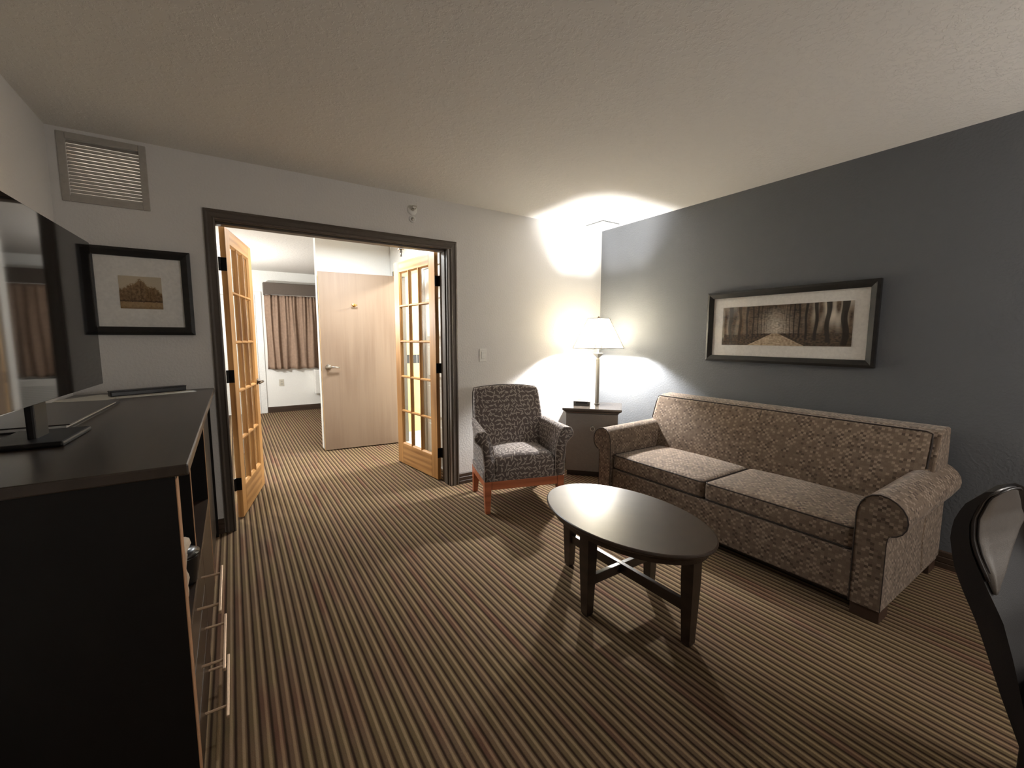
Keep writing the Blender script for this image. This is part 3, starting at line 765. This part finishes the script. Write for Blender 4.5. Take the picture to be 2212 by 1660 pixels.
TZ = .660
lp = thing('table_lamp', 'lit table lamp with a cream square shade on the corner end table', 'lamp', (LAMP[0], LAMP[1], TZ))
bm = bmesh.new(); add_box(bm, -.018, .018, -.018, .018, 0, .010, .002); add_box(bm, -.0145, .0145, -.0145, .0145, .012, .452, .003); obj('pole', bm, M['pewter'], lp)
bm = bmesh.new(); secs = [[(-h, -h, z), (h, -h, z), (h, h, z), (-h, h, z)] for h, z in ((.010, .452), (.010, .462), (.036, .500), (.037, .506))]
add_loft(bm, secs); obj('cup', bm, M['pewter'], lp)
bm = bmesh.new(); add_tube(bm, [(0, 0, .506), (0, 0, .60)], .008, 10); add_tube(bm, [(0, 0, .60), (0, 0, .64)], .016, 12); obj('stem', bm, M['pewter'], lp)
SB, ST = .556, .842
def oct_(h, c, z): return [Vector(p) for p in ((-h+c, -h, z), (h-c, -h, z), (h, -h+c, z), (h, h-c, z), (h-c, h, z), (-h+c, h, z), (-h, h-c, z), (-h, -h+c, z))]
bm = bmesh.new(); add_loft(bm, [oct_(.190, .040, SB), oct_(.134, .029, (SB+ST)/2), oct_(.078, .018, ST)], cap=False)
sh = obj('lamp_shade', bm, M['shade'], lp)
bm = bmesh.new()
for hh, cc, z in ((.190, .040, SB), (.078, .018, ST)): add_tube(bm, oct_(hh+.001, cc, z), .0035, 6, True)
A, B = oct_(.191, .040, SB), oct_(.079, .018, ST)
for a, b in zip(A, B): add_tube(bm, [a, b], .0038, 6)
obj('trim_cord', bm, plain('shade_cord', S(120, 106, 84), .8), sh)
bm = bmesh.new(); add_tube(bm, [(-.075, 0, ST-.008), (.075, 0, ST-.008)], .002, 6); add_tube(bm, [(0, -.075, ST-.008), (0, .075, ST-.008)], .002, 6)
add_lathe(bm, [(.006, ST-.01), (.010, ST+.004), (.012, ST+.010), (.004, ST+.020)], 14); obj('finial', bm, M['bronze'], lp, True)
bm = bmesh.new()
add_tube(bm, [(0, 0, .60), (.07, .0, .66), (.075, 0, .75), (.0, 0, ST-.008)], .0015, 6); obj('harp', bm, M['bronze'], lp)

t = thing('alarm_clock', 'black box alarm clock on the end table left of the lamp', 'clock', (-.520, -.305, TZ), math.radians(-47.5))
bm = bmesh.new()
add_prism(bm, [(-.052, 0), (.045, 0), (.042, .020), (.050, .045), (.036, .056), (-.040, .056), (-.056, .044), (-.048, .020)], lambda a, b: Vector((-.078, a, b)), lambda a, b: Vector((.078, a, b)))
obj('case', bm, plain('clock_plastic', S(84, 82, 79), .3), t)
obj('display', box(-.055, .055, -.0545, -.0515, .022, .042), M['black_plastic'], t)
obj('snooze_bar', box(-.045, .045, -.018, .012, .055, .060, .002), M['steel'], t)

# ------------------------------------------------------------------ armchair
CR = Vector((.959, -.284, 0)); LFo = Vector((-1.829, -.717, 0)); CF = Vector((-.284, -.959, 0))
cc = LFo + CR*.298
ac = thing('armchair', 'grey leaf patterned armchair with cherry wood legs beside the doorway', 'armchair', (cc.x, cc.y, 0), math.atan2(-.284, .959))
# local: x right, -y forward, z up; front of the legs at y = 0
def arm_section(side, y, k):
    """k=1 at the front (wide scroll), 0 at the back"""
    inner = .245; tz = .628+.018*(1-k); ro = (.392*k+.312*(1-k)); nz = .515+.05*(1-k); no = .328*k+.300*(1-k); bo = .318*k+.300*(1-k)
    it = .262*k+.235*(1-k)
    pts = [(inner, .25), (inner, .40), (inner+.004, .48), (it+.008, .56), (it+.026, .605), (it+.055, tz)]
    cx = (it+.055+ro)/2; 
    pts += [((it+.06+ro)/2+.012, tz-.004), (ro-.010, tz-.022), (ro, tz-.048), (ro-.006, tz-.075), (ro-.026, nz+.020), (no+.006, nz-.012), (no, nz-.06), (bo, .36), (bo, .25)]
    return [Vector((side*a, y, b)) for a, b in pts]
def crown_seat(p, q):
    up = max(0, q.z)
    z = p.z + .034*(1-q.x**2)*(1-max(0, q.y)**2*.5)*up
    if q.y < -.6 and q.z > .2: z -= .02*((-q.y-.6)/.4)**2
    return Vector((p.x, p.y-.014*(1-q.x**2)*(1 if q.y < 0 else 0)*(1-q.z**2), z))
bm = rbox(.492, .42, .175, .035, 12, crown_seat); move(bm, (0, .205, .335)); obj('seat_cushion', bm, M['leaf'], ac, True, True)
for s in (-1, 1):
    bm = bmesh.new(); ys = [.002, -.002+.02, .10, .20, .30, .40, .50]
    ks = [1, 1, .82, .6, .38, .18, 0]
    R_ = add_loft(bm, [arm_section(s, y, k) for y, k in zip(ys, ks)])
    obj('arm', bm, M['leaf'], ac, True, True)
    obj('arm_piping', tube([p+Vector((0, -.001, 0)) for p in arm_section(s, .002, 1)], .0028, 6), M['leaf'], ac)
# back: profile in (y,z), bowed top
def back_pt(u, s, face):
    """u -1..1 across, s 0..1 up, face 0 front 1 rear"""
    zt = .888+.020*(1-u*u); z = .26+(zt-.26)*s
    yf = .345+.175*max(0, (z-.40))/.5+.02*(u*u)*0 - .018*(1-u*u)*math.sin(PI*clamp(s))
    th = .115-.055*s
    hw = .288+.010*math.sin(PI*s) - .012*clamp((s-.94)/.06)
    return Vector((u*hw, yf+(th if face else 0), z))
bm = bmesh.new(); NU, NS = 18, 20
loops = []
for j in range(NS+1):
    s = j/NS; ring = []
    for i in range(NU+1): ring.append(back_pt(-1+2*i/NU, s, 0))
    for i in range(NU, -1, -1): ring.append(back_pt(-1+2*i/NU, s, 1))
    loops.append(ring)
add_loft(bm, loops)
bk = obj('backrest', bm, M['leaf'], ac, False, True)
mdv = bk.modifiers.new('round', 'BEVEL'); mdv.width = .014; mdv.segments = 3; mdv.limit_method = 'ANGLE'; mdv.angle_limit = math.radians(50)
for p in bk.data.polygons: p.use_smooth = True
obj('back_piping', tube([back_pt(1.0, j/16, 1) for j in range(3, 17)] + [back_pt(1-2*i/16, 1.0, 1) for i in range(1, 17)] + [back_pt(-1.0, 1-j/16, 1) for j in range(1, 14)], .003, 6), M['piping'], ac)
obj('seat_base', box(-.316, .316, .004, .46, .243, .30, .006), M['leaf'], ac, uv=True)
obj('front_apron', box(-.262, .262, .002, .022, .182, .246, .002), M['cherry'], ac)
for s in (-1, 1): obj('side_apron', box(s*.312 if s > 0 else -.312, s*.29, .05, .46, .190, .246, .002), M['cherry'], ac)
def leg_bm(x, y, dx, dy, w0=.056, w1=.036):
    bm = bmesh.new()
    def sq(cx, cy, w, z): return [(cx-w/2, cy-w/2, z), (cx+w/2, cy-w/2, z), (cx+w/2, cy+w/2, z), (cx-w/2, cy+w/2, z)]
    add_loft(bm, [sq(x+dx, y+dy, w1, 0), sq(x+dx*.45, y+dy*.45, (w0+w1)/2, .12), sq(x, y, w0, .246)]); return bm
for s in (-1, 1):
    obj('leg', leg_bm(s*.292, .028, 0, -.006), M['cherry'], ac)
    obj('leg', leg_bm(s*.284, .465, 0, .045), M['cherry'], ac)

# ------------------------------------------------------------------ sofa
sf = thing('sofa', 'long brown checked rolled arm sofa against the grey wall', 'sofa', (-.50, -1.87, 0))
def SW(bm): return move(bm, (.50, 1.87, 0))
YL, YR = -1.100, -2.652                                        # inner faces of the arms
def arm_prof(side):
    """(offset outwards from the inner face, z)"""
    p = [(0, .065), (0, .30), (0, .50)]
    p += [(.004, .53), (.014, .56), (.030, .585), (.052, .603), (.080, .611), (.110, .606), (.138, .592), (.162, .570), (.178, .542), (.184, .512), (.180, .482), (.168, .458), (.150, .442), (.132, .434)]
    p += [(.122, .425), (.118, .40), (.118, .065)]
    return p
for s, y in ((1, YL), (-1, YR)):
    bm = bmesh.new(); pr = arm_prof(s)
    N_ = 6
    for_x = [-.95, -.945, -.70, -.45, -.22, -.06]
    secs = []
    for i, x in enumerate(for_x):
        secs.append([Vector((x, y+s*(a if i else a*1.0), b+(.018*(x+.95)/.9 if b > .45 else 0))) for a, b in pr])
    add_loft(bm, secs)
    obj('arm', SW(bm), M['check'], sf, False, True)
    bm = bmesh.new(); add_tube(bm, [Vector((-.951, y+s*a, b)) for a, b in pr[:-3]], .003, 6); add_tube(bm, [Vector((-.951, y+s*a, b)) for a, b in pr[-3:]], .002, 6)
    obj('arm_piping', SW(bm), M['piping'], sf)
# shade arms smooth along the roll but keep the front edge crisp
for o in sf.children:
    if o.name.split('.')[0] == 'arm':
        for p in o.data.polygons: p.use_smooth = abs(p.normal.x) < .5
        m_ = o.modifiers.new('edge', 'EDGE_SPLIT'); m_.split_angle = math.radians(50)
def back_prof():
    return [(-.40, .26), (-.375, .40), (-.335, .58), (-.285, .74), (-.255, .800), (-.238, .818), (-.215, .826), (-.12, .834), (-.085, .832), (-.075, .82), (-.055, .50), (-.045, .08), (-.36, .08)]
bm = bmesh.new(); BY0, BY1 = -.990, -2.776
add_prism(bm, back_prof(), lambda a, b: Vector((a, BY0, b)), lambda a, b: Vector((a, BY1, b)))
SW(bm)
o = obj('back_frame', bm, M['check'], sf, False, True)
mb = o.modifiers.new('bev', 'BEVEL'); mb.width = .012; mb.segments = 3; mb.limit_method = 'ANGLE'; mb.angle_limit = math.radians(40)
# two tight back cushions with a seam between them
ym = -1.872
for (a, b) in ((BY0-.006, BY1+.03),):
    def shape(p, q):
        p = Vector(p)
        z = p.z
        x = p.x - .012*(1-q.y**6)*(1-q.z**2)*(1 if q.x < 0 else 0) + .007*math.exp(-((p.y-(ym-(BY0-.006+BY1+.03)/2))/.022)**2)*(1 if q.x < 0 else 0)
        return Vector((x + (z+.01)*.30 + .05*(z/.25)**2*.3, p.y, z))
    bm = rbox(.075, abs(b-a), .470, .022, 60, shape); move(bm, (-.322, (a+b)/2, .585)); SW(bm)
    obj('back_cushion', bm, M['check'], sf, True, True)
def back_front(z):                                             # front of the back cushions near their upper edge
    zz = z-.585; return -.322-.0375+(zz+.01)*.30+.015*(zz/.25)**2
bm = bmesh.new()
zt = .812
pts = [Vector((back_front(zz)+.010, BY0-.004, zz)) for zz in (.63, .70, .76)]+[Vector((back_front(zt)+.010, BY0-.012, zt)), Vector((back_front(zt)+.010, BY0-.04, zt+.006)), Vector((back_front(zt)+.010, BY1+.06, zt+.006)), Vector((back_front(zt)+.010, BY1+.034, zt-.004))]+[Vector((back_front(zz)+.010, BY1+.028, zz)) for zz in (.76, .70, .63)]
add_tube(bm, pts, .0045, 6); SW(bm); obj('back_piping', bm, M['piping'], sf)
obj('back_seam', SW(tube([(back_front(zz)-.004, ym, zz) for zz in (.42, .5, .6, .7, .78, .81)], .0022, 6)), M['piping'], sf)
# base rail
obj('front_rail', SW(box(-.930, -.88, YR+.001, YL-.001, .065, .300, .010)), M['check'], sf, uv=True)
obj('seat_deck', SW(box(-.88, -.05, YR+.001, YL-.001, .065, .285)), M['check'], sf, uv=True)
obj('underside', SW(box(-.90, -.06, -2.76, -.99, .045, .066)), M['piping'], sf)
ys = (YL-.004, -1.868, YR+.006)
for a, b in ((ys[0], ys[1]+.002), (ys[1]-.002, ys[2])):
    def shp(p, q):
        up = 1 if q.z > 0 else -.25
        return Vector((p.x-.008*(1-q.y**2)*(1-q.z**2)*(1 if q.x < 0 else 0), p.y, p.z+.022*(1-q.x**2)*(1-q.y**2)*up))
    bm = rbox(.59, abs(b-a), .115, .024, 14, shp); move(bm, (-.632, (a+b)/2, .360)); SW(bm)
    cs = obj('seat_cushion', bm, M['check'], sf, True, True)
    bm = bmesh.new()
    for z in (.410, .308):
        r = .026; x0, x1, y0, y1 = -.924, -.342, min(a, b)+.004, max(a, b)-.004
        ring = []
        for cx, cy, a0 in ((x0+r, y0+r, 180), (x1-r, y0+r, 270), (x1-r, y1-r, 0), (x0+r, y1-r, 90)): ring += arc(cx, cy, r, a0, a0+90, 4)
        add_tube(bm, [Vector((x, y, z)) for x, y in ring], .0042, 6, True)
    SW(bm); obj('cushion_piping', bm, M['piping'], cs)
for x in (-.88, -.11):
    for y in (YL+.058, YR-.058): obj('foot', SW(box(x-.058, x+.058, y-.056, y+.056, 0, .066, .003)), M['foot_brown'], sf)

# ------------------------------------------------------------------ coffee table
ct = thing('coffee_table', 'dark oval coffee table with crossed stretchers in front of the sofa', 'coffee table', (-1.785, -1.977, 0))
bm = bmesh.new(); n = 96; secs = []
for e, z in ((-.030, .418), (-.012, .432), (-.002, .440), (0, .446), (-.002, .452), (-.006, .455)):
    secs.append([((.302+e)*math.cos(2*PI*k/n), (.468+e)*math.sin(2*PI*k/n), z) for k in range(n)])
add_loft(bm, secs); o = obj('table_top', bm, plain('espresso_table_top', S(58, 46, 37), .34, spec=.4, nscale=14, namp=.12), ct)
bm = bmesh.new(); secs = [[((.268)*math.cos(2*PI*k/n), (.434)*math.sin(2*PI*k/n), z) for k in range(n)] for z in (.398, .419)]
add_loft(bm, secs); obj('sub_top', bm, M['espresso'], ct)
def tleg(x, y):
    bm = bmesh.new()
    def sq(w, z): return [(x-w/2, y-w/2, z), (x+w/2, y-w/2, z), (x+w/2, y+w/2, z), (x-w/2, y+w/2, z)]
    add_loft(bm, [sq(.030, 0), sq(.040, .012), sq(.058, .30), sq(.058, .400)]); return bm
for x, y in ((0, .385), (0, -.385), (-.225, 0), (.225, 0)): obj('leg', tleg(x, y), M['espresso'], ct)
obj('stretcher', box(-.012, .012, -.362, .362, .145, .195, .002), M['espresso'], ct)
bm = bmesh.new(); add_box(bm, -.202, -.0125, -.012, .012, .147, .194, .002); add_box(bm, .0125, .202, -.012, .012, .147, .194, .002); obj('stretcher', bm, M['espresso'], ct)

# ------------------------------------------------------------------ desk chair in the right foreground
fw = Vector((-.21, -.978, 0)); rz = math.atan2(-.978, -.21)     # local +x is forward
dc = thing('desk_chair', 'dark leather chair with piped padded back at the right edge', 'chair', (-1.75, -3.16, 0), rz)
# local: x forward, y to the chair's left; the near side of the back lies at y = 0, the rest towards +y
outer = [(.115, .273), (.061, .409), (.004, .567), (-.035, .653), (-.054, .705), (-.068, .784), (-.062, .84), (-.045, .885), (-.010, .930)]
inner = [(.150, .273), (.104, .395), (.076, .51), (.050, .600), (.017, .668), (-.018, .745), (-.030, .785), (-.033, .839), (-.018, .898), (.006, .937)]
BW = .46
def resamp(pl, n):
    L = [0]
    for a, b in zip(pl, pl[1:]): L.append(L[-1]+math.hypot(b[0]-a[0], b[1]-a[1]))
    out = []
    for i in range(n):
        s = L[-1]*i/(n-1); k = 0
        while k < len(L)-2 and L[k+1] < s: k += 1
        f = (s-L[k])/(L[k+1]-L[k]); out.append((pl[k][0]+(pl[k+1][0]-pl[k][0])*f, pl[k][1]+(pl[k+1][1]-pl[k][1])*f))
    return out
NO = 26
oo, ii = resamp(outer, NO), resamp(inner, NO)
ZT = [(0, .925), (.05, .937), (.10, .935), (.15, .920), (.20, .895), (.27, .845), (.34, .775), (.40, .70), (.46, .66)]
def ztop(v):
    for (a, za), (b, zb) in zip(ZT, ZT[1:]):
        if v <= b: return za+(zb-za)*(v-a)/(b-a)
    return ZT[-1][1]
def zmap(v, z): return z if z < .5 else .5+(z-.5)*(ztop(v)-.5)/.437
def inner_x(z):                                                # front surface of the shell at height z
    for (a, za), (b, zb) in zip(inner, inner[1:]):
        if z <= zb: return a+(b-a)*(z-za)/(zb-za)
    return inner[-1][0]
bm = bmesh.new(); secs = []
for j in range(24):
    v = BW*j/23; ring = []
    for (x, z) in oo: ring.append(Vector((x, v, zmap(v, z))))
    for (x, z) in reversed(ii): ring.append(Vector((x, v, zmap(v, z))))
    secs.append(ring)
add_loft(bm, secs)
o = obj('back_shell', bm, M['leather_band_shade'], dc, True)  # black side band; the same black also paints shade on the far half
m_ = o.modifiers.new('es', 'EDGE_SPLIT'); m_.split_angle = math.radians(50)
PADR = [(.655, .022), (.68, .05), (.70, .09), (.75, .20), (.80, .285), (.84, .265), (.88, .205), (.91, .155), (.930, .085)]  # outline of the lit area on the backrest
def padr(z):
    for (a, va), (b, vb) in zip(PADR, PADR[1:]):
        if z <= b: return va+(vb-va)*(z-a)/(b-a)
    return PADR[-1][1]
bm = bmesh.new(); G = []
for k in range(25):
    z = .655+(.929-.655)*k/24; row = []
    for j in range(15):
        q = j/14; v = .010+(padr(z)-.010)*q
        zz = min(z, ztop(v)-.004); e = min(1, 7*q*(1-q))*min(1, (k+.3)/4, (24.3-k)/3)
        row.append(Vector((inner_x(zz)+.001+.016*max(0, e)**.5, v, zz)))
    G.append(row)
add_loft(bm, G, cap=False, closed=False)
o = obj('lit_back_pad', bm, plain('lit_grey_leather', S(112, 105, 99), .3, spec=.6, nscale=90, bstr=.12, bscale=350), dc, True); mm = o.modifiers.new('s', 'SOLIDIFY'); mm.thickness = .003  # light on the upper back painted as a paler leather pad
pts = [Vector((inner_x(z)+.004, .006, z)) for z in [.685+(.905-.685)*k/14 for k in range(15)]]
pts += [Vector((inner_x(ztop(v)-.012)+.006, v, ztop(v)-.010)) for v in (.02, .05, .08, .12, .16, .20, .25, .30)]
obj('piping', tube(pts, .0045, 8), M['leather'], dc, True)
obj('piping', tube([p+Vector((.006, .012, -.002)) for p in pts], .003, 8), M['leather'], dc, True)
bm = rbox(.46, .48, .09, .03, 8); move(bm, (.33, BW/2, .445)); obj('seat', bm, M['leather'], dc, True)
for x in (.12, .52):
    for y in (.03, BW-.03): obj('leg', box(x-.02, x+.02, y-.02, y+.02, 0, .41, .003), M['black_wood'], dc)
